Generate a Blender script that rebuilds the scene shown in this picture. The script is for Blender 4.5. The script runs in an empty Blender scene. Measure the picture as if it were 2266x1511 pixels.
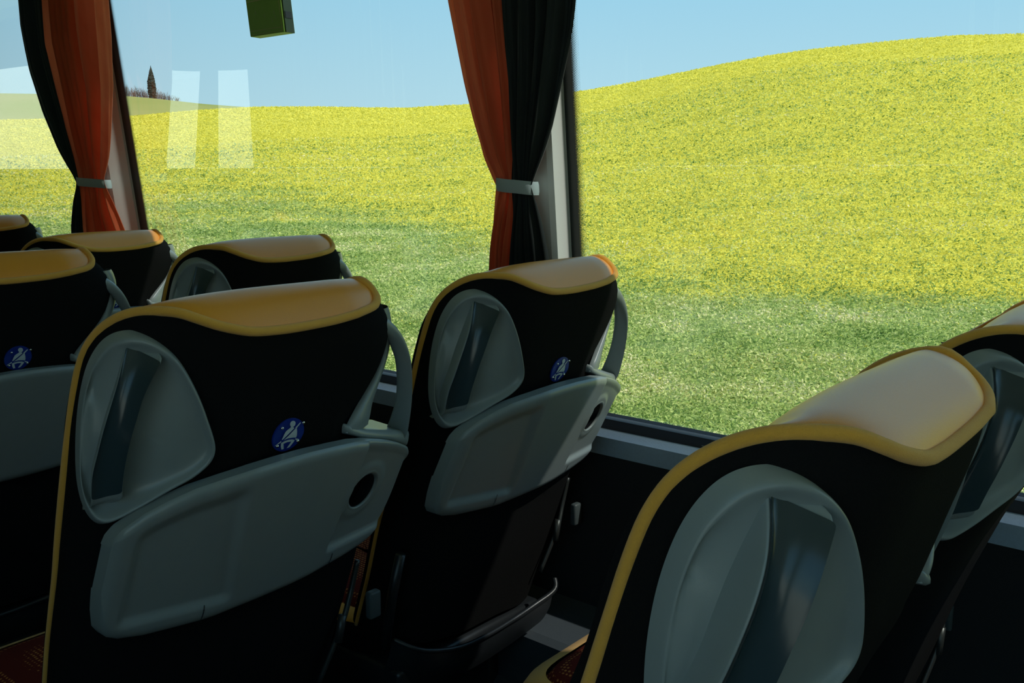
import bpy, bmesh, math, random
import numpy as np
from mathutils import Vector, Matrix
random.seed(4); RNG = np.random.default_rng(11)
C = bpy.context.scene.collection
CZ = 1.25                      # camera height above the coach floor (scene units)
PI = math.pi
# ------------------------------------------------------------------ camera
RT = np.array((0.6379, -0.7701, 0.01)); UP = np.array((0.122, 0.114, 0.986)); FW = np.array((0.760, 0.628, -0.1665))
yaw, pit, rol, F = math.radians(50.41526), math.radians(9.586798), math.radians(0.571766), 2077.02
FW = np.array((math.sin(yaw)*math.cos(pit), math.cos(yaw)*math.cos(pit), -math.sin(pit)))
r0 = np.array((math.cos(yaw), -math.sin(yaw), 0.0)); u0 = np.cross(r0, FW)
RT = math.cos(rol)*r0 + math.sin(rol)*u0; UP = -math.sin(rol)*r0 + math.cos(rol)*u0
cd = bpy.data.cameras.new('camera'); cam = bpy.data.objects.new('camera', cd); C.objects.link(cam)
cd.sensor_width = 36; cd.lens = F*36/2266; cd.clip_start = .02; cd.clip_end = 3000
m = Matrix(((RT[0], UP[0], -FW[0], 0), (RT[1], UP[1], -FW[1], 0), (RT[2], UP[2], -FW[2], CZ), (0, 0, 0, 1)))
cam.matrix_world = m
bpy.context.scene.camera = cam
def ray(px, py): return FW + RT*(px-1133)/F - UP*(py-755.5)/F
WX0, LEAN = 1.66, .12
def wallx(z, off=0): return WX0 - off - (LEAN*(z+.5) if z > -.5 else 0)      # z relative to camera height
def at(px, py, off=0):
    d = ray(px, py); t = (WX0-off-LEAN*.5)/(d[0]+LEAN*d[2]); return d*t       # point on the leaning side wall
V = lambda p: (float(p[0]), float(p[1]), float(p[2])+CZ)
# ------------------------------------------------------------------ materials
MATS = {}
def nodes(name):
    m = bpy.data.materials.new(name); m.use_nodes = True; nt = m.node_tree; nt.nodes.clear()
    out = nt.nodes.new('ShaderNodeOutputMaterial'); return m, nt, out
def N(nt, t, **k):
    n = nt.nodes.new(t)
    for a, b in k.items():
        if a.startswith('i_'): n.inputs[a[2:].replace('_', ' ')].default_value = b
        else: setattr(n, a, b)
    return n
def mat(name, col, rough=.5, col2=None, scale=200, bump=0, bscale=400, spec=.5, metal=0, sheen=0, coat=0, detail=2):
    if name in MATS: return MATS[name]
    m, nt, out = nodes(name); L = nt.links.new
    b = N(nt, 'ShaderNodeBsdfPrincipled'); b.inputs['Roughness'].default_value = rough
    b.inputs['Specular IOR Level'].default_value = spec; b.inputs['Metallic'].default_value = metal
    b.inputs['Sheen Weight'].default_value = sheen; b.inputs['Coat Weight'].default_value = coat
    tc = N(nt, 'ShaderNodeTexCoord')
    nz = N(nt, 'ShaderNodeTexNoise'); nz.inputs['Scale'].default_value = scale; nz.inputs['Detail'].default_value = detail
    L(tc.outputs['Object'], nz.inputs['Vector'])
    mx = N(nt, 'ShaderNodeMix', data_type='RGBA'); c2 = col2 or tuple(c*.8 for c in col)
    mx.inputs[6].default_value = (*col, 1); mx.inputs[7].default_value = (*c2, 1)
    L(nz.outputs['Fac'], mx.inputs[0]); L(mx.outputs[2], b.inputs['Base Color'])
    if bump:
        n2 = N(nt, 'ShaderNodeTexNoise'); n2.inputs['Scale'].default_value = bscale
        L(tc.outputs['Object'], n2.inputs['Vector'])
        bp = N(nt, 'ShaderNodeBump'); bp.inputs['Strength'].default_value = bump; bp.inputs['Distance'].default_value = .002
        L(n2.outputs['Fac'], bp.inputs['Height']); L(bp.outputs[0], b.inputs['Normal'])
    L(b.outputs[0], out.inputs[0]); MATS[name] = m; return m
PLASTIC = mat('grey_green_plastic', (.27, .31, .305), .34, (.245, .285, .285), 60, .05, 900)
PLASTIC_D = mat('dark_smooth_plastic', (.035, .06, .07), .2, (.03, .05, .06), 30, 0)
BLACKF = mat('black_fabric', (.008, .0085, .009), .95, (.014, .0135, .013), 700, .35, 900, spec=.03)
YEL = mat('yellow_leather', (.93, .37, .03), .32, (.88, .33, .025), 900, .12, 1300, spec=.55)
YELF = mat('yellow_piping', (1.0, .50, .075), .85, (.9, .43, .055), 1500, .6, 1600, spec=.2, sheen=.3)
BLUE = mat('blue_enamel', (.008, .035, .30), .35)
PICT = mat('pictogram_white', (.62, .70, .74), .4)
CHROME = mat('rivet_metal', (.75, .75, .72), .18, metal=1)
DARK = mat('black_plastic', (.018, .021, .024), .35, (.012, .014, .016), 90, .1, 500)
DARKM = mat('dark_metal', (.055, .062, .06), .38, metal=.5)
def pattern_mat():
    m, nt, out = nodes('red_dotted_fabric'); L = nt.links.new
    b = N(nt, 'ShaderNodeBsdfPrincipled'); b.inputs['Roughness'].default_value = .95; b.inputs['Specular IOR Level'].default_value = .1
    tc = N(nt, 'ShaderNodeTexCoord'); vo = N(nt, 'ShaderNodeTexVoronoi'); vo.inputs['Scale'].default_value = 130; vo.inputs['Randomness'].default_value = .15
    L(tc.outputs['Object'], vo.inputs['Vector'])
    cr = N(nt, 'ShaderNodeValToRGB'); cr.color_ramp.elements[0].color = (.55, .2, .05, 1); cr.color_ramp.elements[0].position = .25
    cr.color_ramp.elements[1].color = (.13, .018, .012, 1); cr.color_ramp.elements[1].position = .36
    L(vo.outputs['Distance'], cr.inputs[0]); L(cr.outputs[0], b.inputs['Base Color']); L(b.outputs[0], out.inputs[0]); return m
REDF = pattern_mat()
def cloth_mat(name, col, col2, trans):
    m, nt, out = nodes(name); L = nt.links.new
    tc = N(nt, 'ShaderNodeTexCoord'); nz = N(nt, 'ShaderNodeTexNoise'); nz.inputs['Scale'].default_value = 8; nz.inputs['Detail'].default_value = 6
    mp = N(nt, 'ShaderNodeMapping'); mp.inputs['Scale'].default_value = (1, 6, .6)
    L(tc.outputs['Object'], mp.inputs[0]); L(mp.outputs[0], nz.inputs['Vector'])
    mx = N(nt, 'ShaderNodeMix', data_type='RGBA'); mx.inputs[6].default_value = (*col, 1); mx.inputs[7].default_value = (*col2, 1)
    L(nz.outputs['Fac'], mx.inputs[0])
    n2 = N(nt, 'ShaderNodeTexNoise'); n2.inputs['Scale'].default_value = 900; L(tc.outputs['Object'], n2.inputs['Vector'])
    bp = N(nt, 'ShaderNodeBump'); bp.inputs['Strength'].default_value = .3; bp.inputs['Distance'].default_value = .001; L(n2.outputs['Fac'], bp.inputs['Height'])
    d = N(nt, 'ShaderNodeBsdfPrincipled'); d.inputs['Roughness'].default_value = .7; d.inputs['Specular IOR Level'].default_value = .25; d.inputs['Sheen Weight'].default_value = .15
    t = N(nt, 'ShaderNodeBsdfTranslucent'); s = N(nt, 'ShaderNodeMixShader'); s.inputs[0].default_value = trans
    L(mx.outputs[2], d.inputs['Base Color']); L(mx.outputs[2], t.inputs['Color']); L(bp.outputs[0], d.inputs['Normal'])
    L(d.outputs[0], s.inputs[1]); L(t.outputs[0], s.inputs[2]); L(s.outputs[0], out.inputs[0]); return m
ORANGE = cloth_mat('orange_red_curtain_cloth', (.93, .23, .10), (.72, .13, .05), .46)
CHAR = cloth_mat('charcoal_curtain_cloth', (.022, .030, .030), (.012, .016, .016), .15)
def glass_mat():
    m, nt, out = nodes('window_glass'); L = nt.links.new
    t = N(nt, 'ShaderNodeBsdfTransparent'); t.inputs[0].default_value = (.93, .98, .97, 1)
    g = N(nt, 'ShaderNodeBsdfGlossy'); g.inputs['Roughness'].default_value = 0.0; g.inputs['Color'].default_value = (1, 1, 1, 1)
    fr = N(nt, 'ShaderNodeFresnel'); ge = N(nt, 'ShaderNodeNewGeometry'); ir = N(nt, 'ShaderNodeMapRange'); ir.inputs[3].default_value = 1.5; ir.inputs[4].default_value = 1/1.5
    L(ge.outputs['Backfacing'], ir.inputs[0]); L(ir.outputs[0], fr.inputs['IOR'])
    mu = N(nt, 'ShaderNodeMath', operation='MULTIPLY'); mu.inputs[1].default_value = 2.4; mu.use_clamp = True
    s = N(nt, 'ShaderNodeMixShader'); L(fr.outputs[0], mu.inputs[0]); L(mu.outputs[0], s.inputs[0])
    L(t.outputs[0], s.inputs[1]); L(g.outputs[0], s.inputs[2]); L(s.outputs[0], out.inputs[0]); return m
GLASS = glass_mat()
def frit_mat():      # black enamel dots fading out; distance from the solid band is stored in the UV map
    m, nt, out = nodes('black_glass_border'); L = nt.links.new
    uv = N(nt, 'ShaderNodeUVMap'); sp = N(nt, 'ShaderNodeSeparateXYZ'); L(uv.outputs[0], sp.inputs[0])
    # uv in cells: x = cells across (0 at the solid band), y = cells along
    row = N(nt, 'ShaderNodeMath', operation='FLOOR'); L(sp.outputs[0], row.inputs[0])
    half = N(nt, 'ShaderNodeMath', operation='MULTIPLY'); half.inputs[1].default_value = .5; L(row.outputs[0], half.inputs[0])
    ysh = N(nt, 'ShaderNodeMath', operation='ADD'); L(sp.outputs[1], ysh.inputs[0]); L(half.outputs[0], ysh.inputs[1])
    fx = N(nt, 'ShaderNodeMath', operation='FRACT'); L(sp.outputs[0], fx.inputs[0]); fy = N(nt, 'ShaderNodeMath', operation='FRACT'); L(ysh.outputs[0], fy.inputs[0])
    cx = N(nt, 'ShaderNodeMath', operation='SUBTRACT'); cx.inputs[1].default_value = .5; L(fx.outputs[0], cx.inputs[0])
    cy = N(nt, 'ShaderNodeMath', operation='SUBTRACT'); cy.inputs[1].default_value = .5; L(fy.outputs[0], cy.inputs[0])
    cb = N(nt, 'ShaderNodeCombineXYZ'); L(cx.outputs[0], cb.inputs[0]); L(cy.outputs[0], cb.inputs[1])
    ln = N(nt, 'ShaderNodeVectorMath', operation='LENGTH'); L(cb.outputs[0], ln.inputs[0])
    rad = N(nt, 'ShaderNodeMapRange'); rad.inputs[1].default_value = 0; rad.inputs[2].default_value = 6; rad.inputs[3].default_value = .58; rad.inputs[4].default_value = .12; L(sp.outputs[0], rad.inputs[0])
    gt = N(nt, 'ShaderNodeMath', operation='GREATER_THAN'); L(ln.outputs['Value'], gt.inputs[0]); L(rad.outputs[0], gt.inputs[1])
    pos = N(nt, 'ShaderNodeMath', operation='GREATER_THAN'); pos.inputs[1].default_value = 0; L(sp.outputs[0], pos.inputs[0])
    al = N(nt, 'ShaderNodeMath', operation='MULTIPLY'); L(gt.outputs[0], al.inputs[0]); L(pos.outputs[0], al.inputs[1])
    b = N(nt, 'ShaderNodeBsdfPrincipled'); b.inputs['Base Color'].default_value = (.02, .026, .024, 1); b.inputs['Roughness'].default_value = .3
    t = N(nt, 'ShaderNodeBsdfTransparent'); s = N(nt, 'ShaderNodeMixShader')
    L(al.outputs[0], s.inputs[0]); L(b.outputs[0], s.inputs[1]); L(t.outputs[0], s.inputs[2]); L(s.outputs[0], out.inputs[0]); return m
FRIT = frit_mat()
# ------------------------------------------------------------------ mesh helpers
def tag(o, label=None, cat=None, group=None, kind=None):
    for k, v in (('label', label), ('category', cat), ('group', group), ('kind', kind)):
        if v: o[k] = v
    return o
def mesh(name, vs, fs, m, parent=None, smooth=True, sub=0, org=None, bevel=0):
    me = bpy.data.meshes.new(name); vs = np.asarray(vs, float)
    if org is not None: vs = vs - np.asarray(org)
    me.from_pydata([tuple(v) for v in vs], [], fs); me.materials.append(m)
    bm = bmesh.new(); bm.from_mesh(me); bmesh.ops.recalc_face_normals(bm, faces=bm.faces); bm.to_mesh(me); bm.free()
    if smooth: me.shade_smooth()
    o = bpy.data.objects.new(name, me); C.objects.link(o)
    if parent: o.parent = parent
    if bevel:
        b = o.modifiers.new('bevel', 'BEVEL'); b.width = bevel; b.segments = 2; b.limit_method = 'ANGLE'
    if sub:
        s = o.modifiers.new('sub', 'SUBSURF'); s.levels = sub; s.render_levels = sub
    return o
class MB:
    def __init__(s): s.v = []; s.f = []
    def add(s, v, f):
        b = len(s.v); s.v += [tuple(map(float, p)) for p in v]; s.f += [tuple(i+b for i in q) for q in f]
    def box(s, a, b):
        x0, y0, z0 = a; x1, y1, z1 = b
        s.add([(x0,y0,z0),(x1,y0,z0),(x1,y1,z0),(x0,y1,z0),(x0,y0,z1),(x1,y0,z1),(x1,y1,z1),(x0,y1,z1)],
              [(0,3,2,1),(4,5,6,7),(0,1,5,4),(1,2,6,5),(2,3,7,6),(3,0,4,7)])
    def grid(s, G, closed=False):
        G = np.asarray(G); n, k = G.shape[:2]; f = []
        for i in range(n-1):
            for j in range(k-1 if not closed else k):
                j2 = (j+1) % k; f.append((i*k+j, i*k+j2, (i+1)*k+j2, (i+1)*k+j))
        s.add(G.reshape(-1, 3), f)
    def tube(s, P, r, n=10, caps=True, flat=None):
        P = np.asarray(P, float); rs = np.broadcast_to(r, (len(P),)); T = np.gradient(P, axis=0); T /= np.linalg.norm(T, axis=1)[:, None]
        up = np.array((0, 0, 1.)) if abs(T[0][2]) < .9 else np.array((1., 0, 0)); G = []
        for p, t, q in zip(P, T, rs):
            a = np.cross(t, up); a /= np.linalg.norm(a); b = np.cross(a, t); up = b
            G.append([p + q*(math.cos(w)*a + math.sin(w)*b) for w in np.linspace(0, 2*PI, n, endpoint=False)])
        self_b = len(s.v); s.grid(G, True)
        if caps: s.f.append(tuple(self_b+i for i in range(n))); s.f.append(tuple(self_b+(len(P)-1)*n+i for i in range(n))[::-1])
    def build(s, name, m, parent=None, org=None, **k): return mesh(name, s.v, s.f, m, parent, org=org, **k)
def cr(P, n, closed=False):
    P = np.asarray(P, float); K = len(P); out = []
    for i in range(K if closed else K-1):
        a, b, c, d = (P[(i-1) % K], P[i], P[(i+1) % K], P[(i+2) % K]) if closed else (P[max(i-1, 0)], P[i], P[i+1], P[min(i+2, K-1)])
        for t in np.arange(n)/n: out.append(.5*((2*b)+(-a+c)*t+(2*a-5*b+4*c-d)*t*t+(-a+3*b-3*c+d)*t**3))
    if not closed: out.append(P[-1])
    return np.array(out)
def sm(a, b, x): t = np.clip((x-a)/(b-a), 0, 1); return t*t*(3-2*t)
# ------------------------------------------------------------------ the coach seat
ORG = np.array((.72, 1.10, -CZ))          # seat origin on the floor; shapes below are in camera-height coordinates
zc = [-1.0, -.85, -.70, -.60, -.55, -.45, -.38, -.318, -.25, -.20, -.172, -.14, -.10]
yv = [1.185, 1.14, 1.09, 1.062, 1.045, 1.008, .974, .949, .932, .918, .912, .911, .913]
def yc(z): return np.interp(z, zc, yv)
offU = [(.503,.150),(.505,.142),(.507,.133),(.5140,.115),(.519,.0925),(.5265,.070),(.537,.047),(.556,.027),(.574,.014),(.597,.006),(.63,.0015)]
offM = [(.4995,.150),(.4992,.142),(.4985,.132),(.4958,.114),(.4965,.092),(.508,.068),(.530,.047),(.553,.028),(.572,.013),(.595,.004),(.63,0)]
offL = [(.492,.150),(.4915,.136),(.4885,.118),(.4835,.098),(.4845,.078),(.495,.061),(.515,.040),(.540,.022),(.565,.010),(.592,.003),(.63,0)]
seamL = [-.228,-.205,-.1845,-.163,-.150,-.141,-.1385,-.1450,-.1530,-.1625,-.1715]
midX = [.66,.69,.72,.755,.785]; seamM = [-.1740,-.1745,-.1735,-.1715,-.168]
seamR = [-.166,-.160,-.147,-.1315,-.147,-.188]
xrz = [-1.0,-.70,-.60,-.42,-.385,-.36,-.335,-.31,-.28,-.24,-.20,-.18,-.16,-.14,-.128,-.12]
xrv = [.940,.950,.962,.962,.948,.905,.872,.877,.895,.914,.915,.908,.893,.868,.850,.845]
def xr(z): return float(np.interp(z, xrz, xrv))
def column(i, z):
    if i < 11:
        if z > -.2: t = float(sm(-.2, -.15, z)); a, b = offM[i], offU[i]
        else: t = float(sm(-.30, -.2, z)); a, b = offL[i], offM[i]
        return np.array((a[0]+(b[0]-a[0])*t, yc(z)+a[1]+(b[1]-a[1])*t-.018*float(sm(-.36, -.5, z))*(1-i/11), z))
    if i < 16: return np.array((midX[i-11], yc(z), z))
    R = xr(z); k = i-16
    w = float(sm(-.40, -.34, z)); dx = [.10,.06,.03,.012,0,.006][k]; of = [.001,.012,.03,.055,.10,.150][k]
    if k == 4: dx += .032*float(sm(-.19, -.147, z))
    if k == 5: dx += .045*float(sm(-.24, -.185, z))
    return np.array((R-dx*(1-.0*w), yc(z)+of, z))
seams = seamL+seamM+seamR; NC = len(seams)
bottoms = [-.80,-.80,-.80,-.805,-.81,-.815,-.82,-.825,-.83,-.835,-.84]+[-.85]*5+[-.86,-.86,-.855,-.85,-.84,-.83]
PIP = [column(i, seams[i]) for i in range(NC)]
OVAL = np.array([[0.5152,0.9804,-0.1687],[0.5009,1.0002,-0.1796],[0.4909,1.0182,-0.2073],[0.4847,1.0311,-0.2491],[0.4804,1.0367,-0.298],[0.4783,1.0343,-0.3439],[0.4821,1.0244,-0.3761],[0.4925,1.0092,-0.3881],[0.5176,0.9914,-0.376],[0.5507,0.9734,-0.3567],[0.5829,0.9578,-0.3388],[0.5994,0.9472,-0.3144],[0.5894,0.9427,-0.2756],[0.5741,0.943,-0.2316],[0.5561,0.9491,-0.1938],[0.534,0.9623,-0.1725]])
STL = np.array([[0.5132,0.977,-0.1802],[0.5042,0.9706,-0.1986],[0.4954,0.9672,-0.22],[0.487,0.9688,-0.2441],[0.4804,0.9746,-0.2703],[0.4762,0.9832,-0.298],[0.4737,0.9939,-0.3257],[0.4761,1.0043,-0.357]])
STR = np.array([[0.5335,0.9373,-0.1976],[0.5202,0.9374,-0.2162],[0.5104,0.9394,-0.2357],[0.5054,0.944,-0.256],[0.5009,0.9501,-0.2774],[0.4982,0.9572,-0.3],[0.4975,0.9652,-0.3221],[0.498,0.9731,-0.3463]])
HO = np.array([[0.8632,0.9482,-0.1763],[0.8896,0.9474,-0.195],[0.9103,0.9479,-0.2194],[0.9243,0.9508,-0.2477],[0.9332,0.9565,-0.2785],[0.9406,0.9645,-0.3094],[0.9465,0.9743,-0.3398],[0.9513,0.985,-0.37]])
HI = np.array([[0.8671,0.9462,-0.2028],[0.885,0.951,-0.215],[0.8947,0.9549,-0.2251],[0.9142,0.9644,-0.2517],[0.9275,0.9752,-0.2793],[0.9375,0.987,-0.3058],[0.9433,0.9998,-0.3311],[0.9443,1.0129,-0.3574]])
TRAY = np.array([[0.489,0.9576,-0.3983],[0.5168,0.9391,-0.373],[0.569,0.926,-0.3507],[0.639,0.9189,-0.3387],[0.7186,0.9173,-0.3365],[0.7981,0.9206,-0.3414],[0.8688,0.928,-0.3579],[0.9228,0.9391,-0.3789],[0.9447,0.9539,-0.4104],[0.9444,0.9701,-0.4527],[0.9365,0.9847,-0.5006],[0.919,0.9968,-0.5399],[0.8646,1.0094,-0.5488],[0.7886,1.0199,-0.5553],[0.7032,1.0269,-0.5595],[0.6193,1.0294,-0.5614],[0.5482,1.0261,-0.5584],[0.5029,1.0165,-0.5364],[0.4926,0.9997,-0.4922],[0.488,0.9788,-0.4433]])
DISC = dict(head=[(0.0077,0.0139),(0.0073,0.0123),(0.0063,0.0111),(0.0048,0.0105),(0.0031,0.0105),(0.0015,0.0112),(0.0001,0.0124),(-0.0008,0.0139),(-0.001,0.0155),(-0.0007,0.0171),(0.0003,0.0182),(0.0018,0.0189),(0.0034,0.0189),(0.0051,0.0182),(0.0065,0.0171),(0.0074,0.0155)],
 bl=[(0.0009,0.0115),(0.0006,0.01),(-0.0027,0.0083),(-0.006,0.0062),(-0.0079,0.0028),(-0.0094,-0.0012),(-0.0104,-0.0041),(-0.0091,-0.0045),(-0.0048,-0.0009),(0.0008,0.0033),(0.007,0.0083),(0.0054,0.0092),(0.0048,0.0107)],
 br=[(0.0091,0.0077),(0.0109,0.0068),(0.0119,0.0023),(0.0124,-0.0025),(0.0121,-0.006),(0.0065,-0.0049),(-0.0004,-0.0042),(-0.0055,-0.0051),(-0.0075,-0.0058),(-0.0012,-0.0009),(0.0045,0.0038)],
 bu=[(0.0079,0.0083),(0.0147,0.0143),(0.0163,0.0134),(0.0104,0.0073)],
 le=[(-0.0195,-0.011),(-0.0109,-0.0055),(-0.0106,-0.0079),(-0.0157,-0.0103),(-0.017,-0.0114)],
 re=[(0.0116,-0.0071),(0.0171,-0.009),(0.0185,-0.0105),(0.0133,-0.0098),(0.0111,-0.0081)],
 lg=[(-0.0102,-0.0088),(-0.0051,-0.0071),(0.0004,-0.0067),(0.0064,-0.0074),(0.0108,-0.0091),(0.01,-0.0115),(0.0066,-0.0162),(0.0047,-0.0182),(0.0007,-0.0187),(0.0039,-0.0137),(0.0059,-0.0102),(-0.0006,-0.0096),(-0.0061,-0.0108),(-0.0049,-0.0145),(-0.0037,-0.0187),(-0.0071,-0.0189),(-0.0094,-0.014)])
RIV = [(0.0207,0.0127),(-0.0117,0.0116),(-0.0144,-0.0125),(0.0166,-0.012)]
def shell_y(x, z):      # y of the black back fabric at (x, z)
    c = [column(i, z) for i in range(3, NC-1)]
    xs = [p[0] for p in c]; i0 = int(np.argmin(xs)); xs = xs[i0:]; ys = [p[1] for p in c[i0:]]
    return float(np.interp(x, xs, ys))

def make_seat():
    root = bpy.data.objects.new('bus_seat', None); C.objects.link(root); root.empty_display_size = .1
    A = lambda mb, name, m, par=root, **k: mb.build(name, m, par, org=ORG, **k)
    # black fabric back
    rows = 26; G = []
    for i in range(NC):
        zb, zt = bottoms[i], seams[i]
        G.append([column(i, zb+(zt-zb)*(j/(rows-1))**.9) for j in range(rows)])
    mb = MB(); mb.grid(G)
    bot = [g[0] for g in G]; mb.grid([bot, [p+np.array((0, .09, -.02)) for p in bot]])     # bottom turned under
    shell = A(mb, 'backrest_cover', BLACKF, sub=1)
    # headrest pad
    G = []
    for i in range(3, NC):
        s = PIP[i].copy(); x = s[0]
        if i < 11:
            t = i/11
            rx = x + .012*(1-t) + .004; ry = max(.978, s[1]+.012*(1-t)); rz = float(np.interp(rx, [.50,.515,.53,.56,.60,.65,.70,.80,.85], [-.186,-.162,-.1425,-.1365,-.131,-.128,-.127,-.127,-.131]))
            rz = s[2]+.001 if i <= 6 else max(rz, s[2]+.001)
            if i <= 5: rx = x+.006
        elif i < NC-5: rx = x; ry = .978; rz = float(np.interp(x, [.60,.65,.70,.80,.85], [-.131,-.128,-.127,-.127,-.130]))
        else:
            k = i-(NC-5); rx = s[0]-[.004,.010,.016,.02,.02][k]; ry = max(.980, s[1]+.004); rz = [-.1285,-.129,-.1295,-.147,-.187][k]
        r = np.array((rx, ry, rz)); fz = -.215 if i > 4 else -.27
        fr = np.array((min(max(rx, .515), .885), max(1.06, ry+.03), fz)) if i > 4 else np.array((s[0]+.055, s[1]+.015, s[2]-.03)); fb = np.array((fr[0], 1.085, -.33))
        mid = (s+r)/2; d = r-s; L_ = np.linalg.norm(d); nrm = np.array((0, -d[2], d[1])); nrm = nrm/(np.linalg.norm(nrm)+1e-9)
        bul = .17*L_ if i < NC-4 else .12*L_
        q1 = s+d*.22+nrm*bul*.75; q2 = mid+nrm*bul; q3 = s+d*.78+nrm*bul*.72
        m2 = np.array(((r[0]+fr[0])/2, ry+.045, rz-.036)) if i > 4 else (r+fr)/2
        G.append([s, q1, q2, q3, r, r*.55+m2*.45+np.array((0,0,.005 if i > 4 else 0)), m2, fr, (fr+fb)/2+np.array((0, .004, 0)), fb])
        if i < 7: w_ = (0, .15, .45, .8)[i-3]; G[-1] = [s+(p-s)*w_+np.array((.0004, .0008, -.0006))*k_ for k_, p in enumerate(G[-1])]
    G = np.array(G); mb = MB(); mb.grid(G); pad = A(mb, 'headrest_pad', YEL, sub=2)
    # piping
    P = [np.array((float(np.interp(z, [-.33, -.27, -.22], [.4895, .4945, .4985])), yc(z)+.137-.020*float(sm(-.30, -.5, z)), z)) for z in np.linspace(-.80, -.235, 12)] + PIP[1:NC-1]
    last = PIP[NC-2]; P += [np.array((.858, 1.05, -.185)), np.array((.885, 1.07, -.25)), np.array((.878, 1.08, -.32))]
    P = np.array(P)
    for _ in range(3): P[8:18] = .5*P[8:18]+.25*(P[7:17]+P[9:19])
    Q = cr(P, 4); mb = MB(); mb.tube(Q, .0036+.0022*sm(-.60, -.30, Q[:, 2]), 10); A(mb, 'piping', YELF)
    # front upholstery
    G = []
    for z in np.linspace(-.80, -.26, 12):
        R = xr(z)-.004; y0 = yc(z)+.112; xs = np.linspace(.506, R-.05, 13)
        G.append([(x, y0+.035*(1-abs(2*(k/12)-1)**1.6), z) for k, x in enumerate(xs)])
    mb = MB(); mb.grid(G); A(mb, 'backrest_upholstery', REDF, sub=1)
    # grip panel : raised rim round a shallow bowl
    ov = cr(OVAL, 4, True); cen = ov.mean(0); n = len(ov); cx, cz = .528, -.285
    G = []
    for s_, h in ((1.03, -.006), (1.0, .003), (.975, .010), (.945, .0125), (.91, .0105), (.87, .005), (.80, .0015), (.65, .001), (.45, .001), (.22, .001), (.0, .001)):
        ring = []
        for p in ov:
            x = cx+(p[0]-cx)*s_; z = cz+(p[2]-cz)*s_
            fy = shell_y(x, z); py = cen[1]+(p[1]-cen[1])*s_
            w = float(sm(.6, 1.0, s_)); base = fy*(1-w)+min(p[1], fy+.03)*w if s_ > .6 else fy
            base = min(fy, base) if s_ < .9 else base
            ring.append((x-h*.35, base-h, z))
        G.append(ring)
    mb = MB(); mb.grid(G, True); gp = A(mb, 'grip_panel', PLASTIC, sub=1)
    # grab bar bridging the bowl
    l = cr(STL, 3); r = cr(STR, 3); G = []
    cc = np.array((.52, 1.00, -.285))
    for k in range(len(l)):
        t = k/(len(l)-1); a, b = l[k], r[k]; ins = b-a; w = ins/np.linalg.norm(ins)
        dep = np.array((.018, .035, 0.))
        a2 = a+dep*1.1; b2 = b+np.array((.012, .040, 0))
        G.append([a2, a+dep*.35, a, a+ins*.05, a+ins*.11+dep*.10, a+ins*.5+dep*.17, b-ins*.13+dep*.10, b-ins*.07, b, b+np.array((.004, .012, 0)), b2])
    G = np.array(G)
    e0 = G[0]+np.array((.004, .0, .006)); e0[:, 1] += .004; e1 = G[-1]+np.array((.002, .002, -.008))
    top = G[0]+np.array((.006, .03, .016)); bt = G[-1]+np.array((.004, .03, -.018))
    GG = np.concatenate([[top], [e0], G, [e1], [bt]])
    mb = MB(); mb.grid(GG); bar = A(mb, 'grab_bar', PLASTIC, gp, sub=1)
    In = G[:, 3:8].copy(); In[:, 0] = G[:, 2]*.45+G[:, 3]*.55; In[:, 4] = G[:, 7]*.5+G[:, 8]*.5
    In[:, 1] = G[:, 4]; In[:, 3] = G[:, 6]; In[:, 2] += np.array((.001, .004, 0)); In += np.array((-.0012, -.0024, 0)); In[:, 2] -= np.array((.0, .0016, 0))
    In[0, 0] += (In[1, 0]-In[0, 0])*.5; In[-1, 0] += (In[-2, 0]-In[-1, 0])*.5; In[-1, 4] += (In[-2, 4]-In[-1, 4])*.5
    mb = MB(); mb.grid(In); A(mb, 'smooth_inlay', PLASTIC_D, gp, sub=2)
    # folding tray
    T = cr(TRAY, 6, True)
    topc = cr(TRAY[[0,1,2,3,4,5,6,7]], 8); nb = 8*6
    xs0, xs1 = .4885, .9445; na, nbv = 160, 84
    top = np.array([TRAY[19], TRAY[0], TRAY[1], TRAY[2], TRAY[3], TRAY[4], TRAY[5], TRAY[6], TRAY[7], TRAY[8]])
    G = []
    def topz(x): return float(np.interp(x, [.488,.4905,.497,.5168,.541,.569,.604,.639,.68,.7186,.76,.798,.835,.8688,.90,.9228,.935,.942,.945], [-.415,-.400,-.389,-.373,-.361,-.3507,-.3440,-.3387,-.3366,-.3358,-.3372,-.3405,-.3480,-.3575,-.368,-.3785,-.385,-.393,-.405]))
    def botz(x): return float(np.interp(x, [.488,.4915,.498,.506,.52,.548,.619,.703,.789,.862,.895,.912,.923,.929,.9325,.9345,.938,.9445,.945], [-.47,-.505,-.535,-.547,-.5545,-.5595,-.5615,-.5600,-.5560,-.5490,-.5440,-.5380,-.528,-.518,-.508,-.497,-.47,-.43,-.425]))
    def ty(x, z): return .9185+.49*(-.338-z)+.20*max(0, x-.75)**1.35*1.3+.30*max(0, .64-x)**1.25*1.2
    cup = (.851, -.432); RC = .0272
    us = .5-.5*np.cos(np.linspace(0, PI, na+1)); us = .35*us+.65*np.linspace(0, 1, na+1)
    vs = .5-.5*np.cos(np.linspace(0, PI, nbv+1)); vs = .5*vs+.5*np.linspace(0, 1, nbv+1)
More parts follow.
